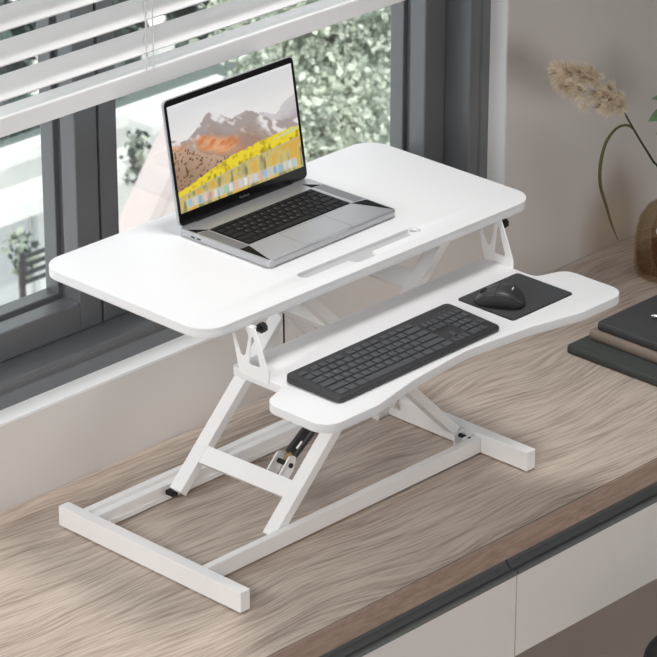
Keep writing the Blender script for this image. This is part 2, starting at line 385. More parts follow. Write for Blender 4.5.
obj('post', lathe([(0, FZ + 0.03), (0.025, FZ + 0.03), (0.025, -0.38), (0, -0.38)], 24, cs), 'channel', st, smooth=50)
obj('foot_plate', lathe([(0, FZ), (0.18, FZ), (0.18, FZ + 0.012), (0.03, FZ + 0.03), (0, FZ + 0.03)], 48, cs), 'channel', st, smooth=40)

# ------------------------------------------------------------------ desk converter
L = 0.7144; WB = 0.0223; XC = (L + WB) / 2
dc = thing('desk_converter', (XC, 0.22, 0.0), 'white height adjustable desk riser with large top board and lower keyboard tray', 'desk riser')
for x in (0, L):
    e = obj('end_bar', B(x, x + WB, 0.0, 0.4427, 0.0025, 0.0399, 0.0008), 'white', dc)
    obj('rubber_foot', B(x + 0.003, x + WB - 0.003, 0.012, 0.05, 0, 0.0026), 'rubber', e)
    obj('rubber_foot', B(x + 0.003, x + WB - 0.003, 0.392, 0.43, 0, 0.0026), 'rubber', e)
    for y0, y1 in ((-0.0008, 0.0), (0.4427, 0.4435)): obj('end_cap', B(x + 0.0005, x + WB - 0.0005, y0 - 0.0004, y1 + 0.0004, 0.003, 0.0394, 0.0003), 'white', e)
obj('front_rail', prism([(0.1075, 0.0035), (0.1215, 0.0035), (0.1215, 0.033), (0.1075, 0.033)], 0, WB, L, bev=0.0006), 'white', dc)
rr = [(0.377, 0.0035), (0.415, 0.0035), (0.415, 0.033), (0.402, 0.033), (0.402, 0.026), (0.389, 0.026), (0.389, 0.033), (0.377, 0.033), (0.377, 0.024), (0.381, 0.024), (0.381, 0.012), (0.377, 0.012)]
obj('rear_rail', prism(rr, 0, WB, L), 'white', dc)
T = 0.018
def tube_arm(p0, p1, y0, y1, side, name):
    """rectangular tube in a plane parallel to XZ; p0,p1 = centre line (x,z)"""
    d = Vector((p1[0] - p0[0], p1[1] - p0[1])).normalized(); n = Vector((-d.y, d.x)) * (T / 2)
    a, b = Vector(p0), Vector(p1)
    pl = [tuple(a + n), tuple(b + n), tuple(b - n), tuple(a - n)]
    return obj(name, prism(pl, 1, y0, y1, bev=0.0007), 'white', dc)
# frame A: lower left to upper right
q = T / 2 / math.sqrt(2)
def lineA(off, x): return (x + q, x + off - q)           # centre line whose upper left face satisfies z = x + off
aoF, aoR = -0.180, -0.148
tube_arm(lineA(aoF, 0.201), lineA(aoF, 0.648), 0.1225, 0.150, 0, 'scissor_arm')
tube_arm(lineA(aoR, 0.185), lineA(aoR, 0.622), 0.334, 0.362, 0, 'scissor_arm')
bm = bmesh.new()
def xbar(xm_f, w, xF, xR, yF, yR, t=0.016, flip=1):
    """flat cross member between the two arms of a frame, lying in the frame's slope"""
    bm = bmesh.new(); vs = []
    for (x, off, y) in xF, xR:
        for s in (-w / 2, w / 2):
            c = Vector((x + s / math.sqrt(2), y, x * flip + off + flip * s / math.sqrt(2)))
            nn = Vector((-flip, 0, 1)) / math.sqrt(2)
            vs.append([bm.verts.new(c - nn * 0.001), bm.verts.new(c - nn * t)])
    a, b, c, d = vs
    for f in ((a[0], b[0], d[0], c[0]), (a[1], c[1], d[1], b[1]), (a[0], a[1], b[1], b[0]), (c[0], d[0], d[1], c[1]), (b[0], b[1], d[1], d[0]), (a[0], c[0], c[1], a[1])): bm.faces.new(f)
    bmesh.ops.recalc_face_normals(bm, faces=bm.faces)
    return bm
obj('crossbar', xbar(0, 0.033, (0.262, aoF, 0.150), (0.240, aoR, 0.334), 0, 0), 'white', dc)
obj('crossbar', xbar(0, 0.033, (0.56, aoF, 0.150), (0.54, aoR, 0.334), 0, 0), 'white', dc)
# frame B: lower right to upper left, inside frame A
def lineB(s, x): return (x, s - x)
obB = 0.736
for y0, y1 in ((0.1515, 0.1785), (0.3055, 0.3325)):
    tube_arm(lineB(obB, 0.700), lineB(obB, 0.262), y0, y1, 0, 'scissor_arm')
bm = bmesh.new()
nB = Vector((1, 0, 1)) / math.sqrt(2)
obj('crossbar', prism([(0.484, 0.238), (0.507, 0.215), (0.519, 0.227), (0.496, 0.250)], 1, 0.1785, 0.3055), 'white', dc)
obj('crossbar', prism([(0.388, 0.334), (0.411, 0.311), (0.424, 0.324), (0.401, 0.347)], 1, 0.1785, 0.3055), 'white', dc)
# hinge lugs at the arms' lower ends
for (x, z, y0, y1) in ((0.700, 0.030, 0.1245, 0.150), (0.700, 0.030, 0.334, 0.3755)):
    bm = bmesh.new()
    box(bm, x - 0.014, x + 0.0143, y0, y0 + 0.003, 0.0, z + 0.006, 0.001); box(bm, x - 0.014, x + 0.0143, y1 - 0.003, y1, 0.0, z + 0.006, 0.001)
    box(bm, x - 0.014, x + 0.0143, y0, y1, 0.0, 0.003)
    h = obj('hinge_lug', bm, 'white', dc)
    obj('hinge_pin', tube([(x, y0 - 0.002, z), (x, y1 + 0.002, z)], 0.004, 12), 'rubber', h)
for y0, y1 in ((0.362, 0.384), (0.1185, 0.123)):
    obj('slider_block', B(0.193, 0.205, y0, y1, 0.013, 0.0235 if y0 > .2 else 0.03, 0.001), 'rubber', dc, label='black slider in the rear rail' if y0 > .2 else 'black slider at the front rail')
# gas spring on the lower crossbar
def cyl_between(a, b, r, n=24): return tube([a, b], r, n)
ys = 0.200
c0 = Vector((0.304, ys, 0.096)); c1 = Vector((0.497, ys, 0.230))
dirn = (c1 - c0).normalized()
gs = obj('gas_spring', cyl_between(c0 + dirn * 0.022, c1, 0.0125), 'black', dc, smooth=40)
obj('piston_rod', cyl_between(c0, c0 + dirn * 0.024, 0.004), 'brass', gs, smooth=40)
lb = bmesh.new()
# pale mark on the cylinder
side = Vector((-0.30, -0.75, 0.55)); side = (side - dirn * side.dot(dirn)).normalized(); tn = dirn.cross(side).normalized()
vv = []
for (u, v_) in ((0.032, -0.0016), (0.048, -0.0016), (0.048, 0.0016), (0.032, 0.0016)): vv.append(lb.verts.new(c0 + dirn * u + side * 0.0127 + tn * v_))
lb.faces.new(vv); e = bmesh.ops.extrude_face_region(lb, geom=list(lb.faces)); bmesh.ops.translate(lb, vec=-side * 0.001, verts=[g for g in e['geom'] if isinstance(g, bmesh.types.BMVert)])
obj('white_mark', lb, 'white', gs)
for yy in (ys - 0.016, ys + 0.013):
    k = fillet([(0.288, 0.062), (0.312, 0.086), (0.320, 0.112), (0.303, 0.115), (0.277, 0.088)][::-1], [0.001, 0.002, 0.008, 0.010, 0.002], 5)
    obj('spring_lug', prism(k, 1, yy, yy + 0.003), 'white', dc)
obj('lug_bolt', tube([(0.304, ys - 0.019, 0.0985), (0.304, ys + 0.019, 0.0985)], 0.0045, 12), 'rubber', dc, smooth=40)
# boards
xa, xb = XC - 0.4, XC + 0.4
out = rrect(xa, xb, 0.0391, 0.438, 0.046, 16)
slot = [(0.233, 0.079), (0.338, 0.079), (0.341, 0.062), (0.389, 0.062), (0.393, 0.079), (0.520, 0.079), (0.520, 0.102), (0.233, 0.102)]
slot = fillet(slot, [0.010, 0.003, 0.012, 0.012, 0.003, 0.011, 0.011, 0.010], 8)
bm = plate(out, [], 0.4865, 0.4965, 0.0006)
merge(bm, plate(out, [slot], 0.4963, 0.5031, 0.0005))
tp = obj('top_board', bm, 'board', dc, smooth=35)
cx_s = sum(p[0] for p in slot) / len(slot)
obj('slot_shade', plate(slot, [], 0.4963, 0.4972, 0.0), 'slotshade', tp, label='recessed groove floor, its shade painted in light grey')  # added sheet whose grey stands in for shade in the groove
obj('cup_ring', xf(plate([(0.0095 * math.cos(a * PI / 16), 0.0095 * math.sin(a * PI / 16)) for a in range(32)], [[(0.008 * math.cos(a * PI / 16), 0.008 * math.sin(a * PI / 16)) for a in range(32)]], 0.4970, 0.5028), Matrix.Translation((0.508, 0.0905, 0))), 'board', tp)
tray = fillet([(.062, .076), (.062, -.040), (.002, -.060), (.002, -.195), (.120, -.195), (.225, -.172), (.368, -.157), (.512, -.172), (.617, -.195), (.735, -.195), (.735, -.060), (.675, -.040), (.675, .076)][::-1],
              [.006, .016, .030, .034, .06, .15, .35, .15, .06, .034, .030, .016, .006][::-1], 12)
obj('keyboard_tray', plate(tray, [], 0.389, 0.405, 0.0008), 'board', dc, smooth=35)
def bracket(x, dy):
    # side plate seen as a double V: points (y, z)
    o = [(0.082, 0.4865), (0.070, 0.4865), (0.052, 0.416), (0.046, 0.399), (-0.018, 0.399), (-0.018, 0.418), (0.012, 0.4865)]
    h1 = [(0.067, 0.481), (0.034, 0.481), (0.027, 0.470), (0.034, 0.436), (0.043, 0.430)]
    h2 = [(0.017, 0.474), (0.0215, 0.470), (0.0265, 0.421), (0.0, 0.421)]
    sh_ = lambda pl: [(a + dy, b) for a, b in pl]
    o = fillet(sh_(o)[::-1], [0, 0.004, 0.01, 0.004, 0.006, 0.03, 0][::-1], 5)
    h1 = fillet(sh_(h1), [0.003, 0.004, 0.008, 0.004, 0.006], 5); h2 = fillet(sh_(h2), [0.002, 0.002, 0.004, 0.004], 5)
    bm = plate(o, [h1, h2], -0.001, 0.001, 0.0002)
    # local (a,b,c)->(x+c, a, b)
    xf(bm, Matrix(((0, 0, 1, x), (1, 0, 0, 0), (0, 1, 0, 0), (0, 0, 0, 1))))
    return obj('side_bracket', bm, 'white', dc)
for x, dy in ((0.0605, 0.008), (0.6765, 0.028)):
    b = bracket(x, dy)
    box_b = B(x + 0.001, x + 0.010, 0.020 + dy, 0.030 + dy, 0.470, 0.4866, 0.001)
    obj('bracket_tab', box_b, 'white', b)
    kx = x + (0.027 if x < .3 else 0.020)
    k = bmesh.new()
    kyy = 0.025 + dy
    kz = 0.4765 if x < .3 else 0.470
    tube([(x + 0.009, kyy, kz), (kx, kyy, kz)], 0.003, 10, k)
    n = 24; pts = []
    for i in range(n):
        a = 2 * PI * i / n; r = 0.0085 if i % 3 else 0.0072; pts.append((kyy + r * math.cos(a), kz + r * math.sin(a)))
    prism(pts, 0, kx - 0.004, kx + 0.006, k, bev=0)
    obj('knob', k, 'black', dc, smooth=40)
obj('power_cable', tube([(0.405, 0.300, 0.487), (0.405, 0.300, 0.40), (0.4055, 0.300, 0.33), (0.407, 0.300, 0.255)], 0.0016, 8), 'rubber', dc, label='thin black cable hanging behind the tray')

# ------------------------------------------------------------------ laptop
LP = Matrix.Translation((0.3730, 0.2545, 0.5031)) @ Matrix.Rotation(math.radians(1.0), 4, 'Z')
lp = thing('laptop', LP.translation, 'open silver laptop showing a mountain landscape on its screen', 'laptop', (0, 0, math.radians(1.0)))
hw, hd = 0.1570, 0.107
for sx in (-1, 1):
    for sy in (-1, 1): obj('foot', lathe([(0, 0), (0.006, 0), (0.006, 0.0022), (0, 0.0022)], 16, (sx * 0.13, sy * 0.085, 0)), 'rubber', lp, world=False)
base = obj('base', plate(rrect(-hw, hw, -hd, hd, 0.010), [], 0.002, 0.0145, 0.0022), 'alu', lp, world=False, smooth=35)
zt = 0.0145
def inlay(poly, m, name, h=0.0002, par=None, **k): return obj(name, prism(poly, 2, zt - 0.0002, zt + h), m, par or base, world=False, **k)
inlay(fillet([(-0.128, -0.031), (0.122, -0.031), (0.122, 0.063), (-0.128, 0.063)], 0.002, 3), 'inlay', 'keyboard_deck')
for s in (-1, 1):
    inlay([(s * 0.1315, -0.031), (s * 0.1530, -0.034), (s * 0.1530, 0.063), (s * 0.1315, 0.063)][::s], 'grille', 'speaker_grille')
inlay([(-0.1530, -0.034), (-0.131, -0.034), (-0.1510, -0.103)][::-1], 'inlay', 'dark_wedge', 0.0003, label='black wedge at the left front edge')  # flat black wedges on the deck
inlay([(0.1530, -0.040), (0.122, -0.032), (0.127, -0.042), (0.1515, -0.101)][::-1], 'inlay', 'dark_wedge', 0.0003, label='black wedge at the right front edge')
inlay([(-0.1530, 0.068), (-0.1530, 0.088), (-0.128, 0.063)], 'inlay', 'dark_wedge', 0.0003)
inlay([(0.128, 0.066), (0.128, 0.089), (0.148, 0.064)][::-1], 'inlay', 'dark_wedge', 0.0003)
tpd = plate(rrect(-0.062, 0.050, -0.103, -0.036, 0.003), [rrect(-0.0614, 0.0494, -0.1024, -0.0366, 0.0028)], zt - 0.0001, zt + 0.00015)
obj('trackpad', tpd, 'grille', base, world=False)
obj('thumb_notch', prism([(-0.035, -hd - 0.0003), (0.035, -hd - 0.0003), (0.03, -hd + 0.003), (-0.03, -hd + 0.003)], 2, zt - 0.002, zt + 0.0001), 'alu', base, world=False)
for yy in (0.072, 0.058):
    obj('side_port', B(-hw - 0.0002, -hw + 0.001, yy - 0.0045, yy + 0.0045, 0.0055, 0.0085, 0.0004), 'blackgl', base, world=False)
def keys(rows, x0, x1, y0, y1, zb, h, gap, parent, mats, taper=0.0004, world=False, name='key', legends=True, tilt=None):
    """rows: list of (row_depth, [widths and keys]); negative width = blank"""
    H = sum(r[0] for r in rows); y = y1
    n = 0
    for dep, ws in rows:
        dy = dep / H * (y1 - y0); tot = sum(abs(w if not isinstance(w, tuple) else w[0]) for w in ws); x = x0
        for w in ws:
            ch = None
            if isinstance(w, tuple): w, ch = w
            dx = abs(w) / tot * (x1 - x0)
            if w > 0:
                zz = zb(y - dy / 2) if callable(zb) else zb
                bm = B(x + gap / 2, x + dx - gap / 2, y - dy + gap / 2, y - gap / 2, zz, zz + h)
                for v in bm.verts:
                    if v.co.z > zz + h / 2:
                        v.co.x += taper if v.co.x < x + dx / 2 else -taper; v.co.y += taper if v.co.y < y - dy / 2 else -taper
                if ch and legends:
                    t = text_bm(ch, min(dy * 0.42, 0.0065), 0.00005)
                    xf(t, Matrix.Translation((x + dx / 2 - dx * 0.12, y - dy / 2 + dy * .08, zz + h + 0.00005)))
                    merge(bm, t, 1)
                obj(name, bm, mats, parent, world=world); n += 1
            x += dx
        y -= dy
    return n
def R(s): return [(1, c) for c in s]
lrows = [(0.62, [(1.0, None)] * 14),
         (1, R('`1234567890-=') + [(1.6, None)]),
         (1, [(1.6, None)] + R('QWERTYUIOP[]\\')),
         (1, [(1.85, None)] + R("ASDFGHJKL;'") + [(1.85, None)]),
         (1, [(2.4, None)] + R('ZXCVBNM,./') + [(2.4, None)]),
         (1, [1, 1, 1, 1.25, 5.6, 1.25, 1, 1, 1, 1])]
keys(lrows, -0.1262, 0.1202, -0.0295, 0.0615, zt, 0.0011, 0.0030, base, ['key', 'legend'], 0.0002, legends=True)
# lid, hinged at the back edge and tilted 9.5 degrees
tl = math.radians(9.4); HY, HZ = 0.103, 0.0150
LM = Matrix.Translation((0, HY, HZ)) @ Matrix.Rotation(PI / 2 - tl, 4, 'X')
def lid_bm(bm): return xf(bm, LM)
LH = 0.2195
lid = obj('lid', lid_bm(plate(rrect(-hw, hw, 0.0, LH, 0.010), [], -0.0055, 0.0, 0.001)), 'alu', lp, world=False, smooth=35)
obj('screen_bezel', lid_bm(plate(rrect(-hw + 0.0012, hw - 0.0012, 0.0012, LH - 0.0012, 0.0095), [], -0.0005, 0.0006, 0.0001)), 'blackgl', lid, world=False)
obj('hinge', lid_bm(plate(rrect(-0.118, 0.118, -0.008, 0.004, 0.003), [], -0.0050, 0.0004, 0.0005)), 'black', lid, world=False)
obj('brand_lettering', lid_bm(xf(text_bm('MacBook', 0.0062), Matrix.Translation((0, 0.0115, 0.0007)))), 'grille', lid, world=False)
obj('webcam', lid_bm(xf(lathe([(0, 0), (0.0013, 0), (0.0013, 0.0003), (0, 0.0003)], 12), Matrix.Translation((0, LH - 0.006, 0.0006)))), 'rubber', lid, world=False)
# screen picture: a generic autumn mountain landscape as a coloured grid
SX0, SX1, SZ0, SZ1 = -0.1500, 0.1495, 0.0225, LH - 0.0115
NX, NZ = 236, 158
def vnoise(x, y, seed):
    r = np.random.default_rng(seed); g = r.random((64, 64))
    xi = np.floor(x).astype(int); yi = np.floor(y).astype(int); fx = x - xi; fy = y - yi
    fx = fx * fx * (3 - 2 * fx); fy = fy * fy * (3 - 2 * fy)
    a = g[xi % 64, yi % 64]; b = g[(xi + 1) % 64, yi % 64]; c = g[xi % 64, (yi + 1) % 64]; d = g[(xi + 1) % 64, (yi + 1) % 64]
    return (a * (1 - fx) + b * fx) * (1 - fy) + (c * (1 - fx) + d * fx) * fy
def fbm(x, y, seed, o=4):
    s = 0; t = 0
    for k in range(o): s = s + vnoise(x * 2 ** k, y * 2 ** k, seed + k) / 2 ** k; t += 1 / 2 ** k
    return s / t
def picture(u, v):
    """u 0..1 left to right, v 0..1 bottom to top; returns sRGB 0..255"""
    C = lambda *c: np.array(c, float)
    def mixc(a, b, t): t = np.clip(t, 0, 1)[..., None]; return a * (1 - t) + b * t
    col = mixc(C(238, 233, 228), C(216, 217, 220), (v - 0.55) / 0.45) + (fbm(u * 3, v * 6, 90)[..., None] - .5) * 10
    ri = lambda seed, f, a: (fbm(u * f, v * 0 + 3.3, seed) - .5) * a
    # far ridge on the right, pale
    h = np.interp(u, [0, .5, .7, .82, .9, 1], [.4, .62, .66, .58, .66, .72]) + ri(12, 26, .05)
    col = np.where((v < h)[..., None], mixc(C(206, 200, 202), C(178, 170, 172), (h - v) * 4 + fbm(u * 24, v * 24, 13) - .5), col)
    # main peak
    px = [0, .05, .12, .20, .28, .33, .40, .48, .56, .64, .72, .80, .88, 1]; py = [.70, .66, .64, .71, .80, .83, .76, .69, .72, .70, .62, .55, .50, .50]
    h = np.interp(u, px, py) + ri(11, 30, .035); d = h - v
    n1 = fbm(u * 26 + v * 16, v * 22 - u * 8, 21)
    st_ = np.abs(fbm(u * 11 + v * 9, v * 5 - u * 5, 22, 3) - .5) * 2
    rock = mixc(C(166, 154, 150), C(228, 224, 222), (st_ - .26) * 4 + (n1 - .5) * 1.2 - d * 2.2 + .3)
    rock = mixc(rock, C(160, 132, 116), d * 7 - .8 + (n1 - .5) * .8)
    col = np.where((d > 0)[..., None], rock, col)
    # orange patch in the valley below the peak, brown right slope
    n = fbm(u * 18 - v * 12, v * 22, 33)
    r1 = 1 - np.sqrt(((u - .30 - (0.55 - v) * .9) / .17) ** 2 + ((v - .50) / .16) ** 2)
    r2 = 1 - np.sqrt(((u - .07) / .13) ** 2 + ((v - .60) / .05) ** 2)
    patch = np.clip(np.maximum(r1, r2) * 2.0 + (n - .5) * 1.6, 0, 1) * np.clip(d * 8, 0, 1)
    col = np.where((d > 0)[..., None], mixc(col, mixc(C(230, 168, 122), C(206, 124, 74), (n - .4) * 4), patch * .9), col)
    # speckled near slope at the left
    h = np.interp(u, [0, .12, .22, .32, .42, .50], [.59, .56, .48, .42, .34, .22]) + ri(35, 20, .04)
    n = fbm(u * 70, v * 50, 37, 2)
    col = np.where(((v < h) & (u < .50))[..., None], mixc(mixc(C(190, 158, 134), C(160, 128, 104), (h - v) * 4), C(96, 74, 58), (n - .60) * 8), col)
    # yellow trees
    h = np.interp(u, [0, .1, .25, .45, .7, 1], [.20, .23, .29, .355, .39, .41]) + ri(41, 34, .025)
    n = fbm(u * 44, v * 30, 43, 3)
    yl = mixc(C(232, 208, 48), C(204, 178, 36), (n - .42) * 3); yl = mixc(yl, C(150, 136, 44), (h - .09 - v) * 6 + (n - .5) * 3)
    col = np.where((v < h)[..., None], yl, col)
    # water with soft golden reflections
    h = np.interp(u, [0, .3, .6, 1], [.15, .21, .26, .30]); n = fbm(u * 26, v * 6, 47, 3)
    wt_ = mixc(mixc(C(212, 170, 76), C(200, 190, 130), (n - .4) * 4), C(134, 126, 84), (n - .58) * 5)
    col = np.where((v < h - .012)[..., None], wt_, col)
    col = np.where(((v > h - .012) & (v < h))[..., None], C(186, 178, 140), col)
    g = (np.abs(v - np.interp(u, [.78, 1], [.355, .385])) < .018 * np.clip((u - .76) * 8, 0, 1))
    col = np.where(g[..., None], C(206, 208, 140), col)
    # dock
    dk = (v > .025) & (v < .115) & (u > .05) & (u < .95)
    col = np.where(dk[..., None], col * .55 + 95, col)
    k = np.floor((u - .06) / .0405).astype(int); fu = ((u - .06) / .0405) % 1
    pal = np.array([(120, 190, 226), (205, 205, 210), (90, 165, 225), (235, 190, 180), (215, 120, 110), (225, 225, 225), (180, 200, 214), (120, 205, 160), (225, 230, 232), (235, 170, 150), (200, 205, 215), (240, 240, 240), (225, 200, 190), (205, 210, 220), (225, 150, 160), (120, 180, 230), (180, 190, 200), (90, 150, 220), (100, 170, 230), (205, 205, 210), (210, 225, 235), (150, 200, 235)], float)
    ic = dk & (fu > .18) & (fu < .82) & (v > .035) & (v < .105) & (u > .06) & (u < .945)
    col = np.where(ic[..., None], pal[np.clip(k, 0, 21)] * .6 + 78, col)
    mb = v > .975
    col = np.where(mb[..., None], col * .6 + 95, col)
    return np.clip(col, 0, 255)
uu = np.linspace(0, 1, NX); vv_ = np.linspace(0, 1, NZ); U, V = np.meshgrid(uu, vv_, indexing='ij')
pc = picture(U, V) / 255; pc = np.where(pc > .04045, ((pc + .055) / 1.055) ** 2.4, pc / 12.92)
me = bpy.data.meshes.new('display')
verts = [(SX0 + (SX1 - SX0) * a, SZ0 + (SZ1 - SZ0) * b, 0.0008) for a in uu for b in vv_]
faces = [(i * NZ + j, (i + 1) * NZ + j, (i + 1) * NZ + j + 1, i * NZ + j + 1) for i in range(NX - 1) for j in range(NZ - 1)]
me.from_pydata(verts, [], faces); ca = me.color_attributes.new('picture', 'FLOAT_COLOR', 'POINT')
ca.data.foreach_set('color', np.concatenate([pc.reshape(-1, 3), np.ones((NX * NZ, 1))], 1).astype(np.float32).ravel())
me.transform(LM)
sm = bpy.data.materials.new('lit_display'); sm.use_nodes = True; nt = sm.node_tree; b = nt.nodes['Principled BSDF']
at = nt.nodes.new('ShaderNodeAttribute'); at.attribute_name = 'picture'
b.inputs['Base Color'].default_value = (0.01, 0.01, 0.01, 1); b.inputs['Roughness'].default_value = 0.3; b.inputs['Specular IOR Level'].default_value = 0.2
nt.links.new(at.outputs['Color'], b.inputs['Emission Color']); b.inputs['Emission Strength'].default_value = 0.97
obj('display', me, sm, lid, world=False, label='lit display with orange mountain and yellow trees')

# ------------------------------------------------------------------ keyboard on the tray
kb = thing('keyboard', (0.2705, -0.0885, 0.405), 'full size charcoal grey keyboard lying on the lower tray', 'keyboard', (0, 0, math.radians(0.6)))
kw, kd = 0.196, 0.0605
bm = plate(rrect(-kw, kw, -kd, kd, 0.011), [], 0.0, 0.009, 0.0028)
def ztop(y): return 0.0080 + (y + kd) / (2 * kd) * 0.0062
for v in bm.verts:
    if v.co.z > 0.0045: v.co.z += (v.co.y + kd) / (2 * kd) * 0.0062 - 0.001
    v.co.z += 0.0005
obj('body', bm, 'kbody', kb, world=False, smooth=35)
zk = lambda y: ztop(y) + 0.0003
ky0, ky1 = -0.0525, 0.0475
# main block
main = [(0.85, [1.0, -0.55] + [1] * 4 + [-0.4] + [1] * 4 + [-0.4] + [1] * 4 + [-0.15]),
        (1, R('`1234567890-=') + [(2, None)]),
        (1, [(1.5, None)] + R('QWERTYUIOP[]') + [(1.5, None)]),
        (1, [(1.75, None)] + R("ASDFGHJKL;'") + [(2.25, None)]),
        (1, [(2.25, None)] + R('ZXCVBNM,./') + [(2.75, None)]),
        (1, [1.25, 1.25, 1.25, 6.25, 1.25, 1.25, 1.25, 1.25])]
n = keys(main, -0.184, 0.088, ky0, ky1, zk, 0.0026, 0.0024, kb, ['kkey', 'legend'], 0.0006)
nav = [(0.85, [-1, -1, -1]), (1, [1, 1, 1]), (1, [1, 1, 1]), (1, [-1, -1, -1]), (1, [-1, 1, -1]), (1, [1, 1, 1])]
n += keys(nav, 0.0935, 0.1290, ky0, ky1, zk, 0.0026, 0.0022, kb, ['kkey', 'legend'], 0.0005)
num = [(0.85, [-1] * 4), (1, [1, (1, '/'), (1, '*'), (1, '-')]), (1, [(1, '7'), (1, '8'), (1, '9'), (1, '+')]), (1, [(1, '4'), (1, '5'), (1, '6'), -1]), (1, [(1, '1'), (1, '2'), (1, '3'), 1]), (1, [(2, '0'), (1, '.'), -1])]
n += keys(num, 0.1340, 0.1855, ky0, ky1, zk, 0.0026, 0.0022, kb, ['kkey', 'legend'], 0.0005)
print('keys', n)
bm = bmesh.new()
for i in range(3): box(bm, 0.140 + i * 0.012, 0.144 + i * 0.012, 0.0405, 0.0435, ztop(0.04), ztop(0.04) + 0.0006)
obj('status_lights', bm, 'grille', kb, world=False)

# ------------------------------------------------------------------ mouse pad and mouse
pd = thing('mouse_pad', (0.5855, -0.073, 0.405), 'dark grey square mouse pad on the tray, right of the keyboard', 'mouse pad')
r = rrect(0.508, 0.664, -0.136, -0.010, 0.007)
obj('base_layer', plate(r, [], 0.405, 0.4066), 'padedge', pd)
obj('cloth_top', plate(rrect(0.5095, 0.6625, -0.1345, -0.0115, 0.006), [], 0.4066, 0.4072), 'pad', pd)
mo = thing('computer_mouse', (0.5440, -0.0740, 0.4072), 'black wireless computer mouse resting on the mouse pad', 'mouse', (0, 0, math.radians(28)))
def loft(secs, n=28):
    bm = bmesh.new(); rings = []
    for (y, w, z0, h, cx) in secs:
        ring = []
        for k in range(n):
            a = 2 * PI * k / n; ca_, sa_ = math.cos(a), math.sin(a)
            x = cx + w * math.copysign(abs(ca_) ** 0.8, ca_)
            z = z0 + (h - z0) * (math.copysign(abs(sa_) ** 0.85, sa_) * 0.5 + 0.5) if sa_ > 0 else z0 + (h - z0) * 0.5 * (1 + math.copysign(abs(sa_) ** 0.45, sa_))
            ring.append(bm.verts.new((x, y, z)))
        rings.append(ring)
    for a, b in zip(rings, rings[1:]):
        for k in range(n): bm.faces.new((a[k], a[(k + 1) % n], b[(k + 1) % n], b[k]))
    bm.faces.new(rings[0][::-1]); bm.faces.new(rings[-1]); bmesh.ops.recalc_face_normals(bm, faces=bm.faces)
    return bm
def msec(t, sc=1.0, top=1.0):
    y = -0.044 + 0.088 * t
    w = 0.0275 * (1 - abs(2 * t - 0.92) ** 3.2 * 0.42) * math.sqrt(max(0.02, 1 - (2 * t - 1) ** 8))
    h = 0.031 * (math.sin(PI * min(1, (t * 0.80 + 0.17))) ** 0.75) * math.sqrt(max(0.12, 1 - (2 * t - 1) ** 6))
    return y, w * sc, h * top
T_ = [0, .01, .03, .07, .13, .2, .3, .4, .5, .6, .7, .8, .87, .93, .97, .99, 1]
secs = [(msec(t)[0], msec(t)[1], 0.0006, msec(t)[2] * 0.86, 0) for t in T_]
obj('lower_shell', loft(secs), 'mouseside', mo, world=False, smooth=True)
T2 = [0.02, .035, .06, .1, .16, .24, .33, .42, .5, .6, .7, .8, .87, .93, .965, .98]
secs = [(msec(t)[0], msec(t)[1] * 0.90, msec(t)[2] * 0.5, msec(t)[2], 0.0012) for t in T2]
obj('top_shell', loft(secs), 'mousetop', mo, world=False, smooth=True)
bm = bmesh.new()
wy = 0.0242; wz = msec(0.775)[2] - 0.0072
for k in range(1): pass
w_ = lathe([(0.0085, -0.003), (0.0095, -0.002), (0.0095, 0.002), (0.0085, 0.003), (0.004, 0.003), (0.004, -0.003), (0.0085, -0.003)], 24)
xf(w_, Matrix.Translation((0.001, wy, wz)) @ Matrix.Rotation(PI / 2, 4, 'Y'))
obj('scroll_wheel', w_, 'rubber', mo, world=False, smooth=40)
def on_top(x, t, dz=0.0004):
    y, w, h = msec(t); a = min(0.999, abs(x - 0.0012) / (w * 0.9)); s = (1 - (a ** (1 / 0.8)) ** 2) ** 0.5
    z0 = h * 0.5; return Vector((x, y, z0 + (h - z0) * (0.5 + 0.5 * s ** 0.85) + dz))
obj('button_seam', tube([on_top(0.001, t, -0.0001) for t in (0.55, .6, .66, .72)] , 0.0006, 6), 'rubber', mo, world=False)
obj('side_seam', tube([on_top(x, 0.53 + 0.0 * x, -0.0001) for x in np.linspace(-0.024, 0.026, 14)], 0.0005, 6), 'rubber', mo, world=False)
obj('logo_mark', tube([on_top(x, 0.25, 0.0001) for x in np.linspace(-0.0035, 0.0065, 6)], 0.0008, 6), 'white', mo, world=False, label='small white mark')

# ------------------------------------------------------------------ books and pen
def book(x0, y1, z0, z1, wx, dy, m, label, bevel=0.004):
    b = thing('book', (x0 + wx / 2, y1 - dy / 2, z0), label, 'book', group='books stacked on the desk')
    t = 0.0028; h = z1 - z0
    # cover: rounded spine on the -X side, two boards
    pts = []
    n = 8; r = h / 2
    pts += [(x0 + wx, z1), (x0 + r * 0.5, z1)]
    for k in range(1, n): a = PI / 2 + PI * k / n; pts.append((x0 + r * 0.5 + r * 0.5 * math.cos(a), z0 + r + r * math.sin(a)))
    pts += [(x0 + r * 0.5, z0), (x0 + wx, z0), (x0 + wx, z0 + t), (x0 + r * 0.5 + 0.002, z0 + t), (x0 + r * 0.5 + 0.002, z1 - t), (x0 + wx, z1 - t)]
    c = obj('cover', prism(pts, 1, y1 - dy, y1, bev=0.0005), m, b, smooth=30)
    obj('pages', B(x0 + r * 0.5 + 0.002, x0 + wx - 0.004, y1 - dy + 0.004, y1 - 0.004, z0 + t, z1 - t), 'page', b)
    gr = bmesh.new(); box(gr, x0 + r * 0.5 + 0.006, x0 + r * 0.5 + 0.0085, y1 - dy + 0.001, y1 - 0.001, z1 - 0.0004, z1 + 0.0005, 0.0003)
    obj('hinge_ridge', gr, m, c)
    return b
book(1.152, 0.276, 0.0, 0.018, 0.30, 0.31, 'bookd', 'widest dark green book, lowest of the stack of three')
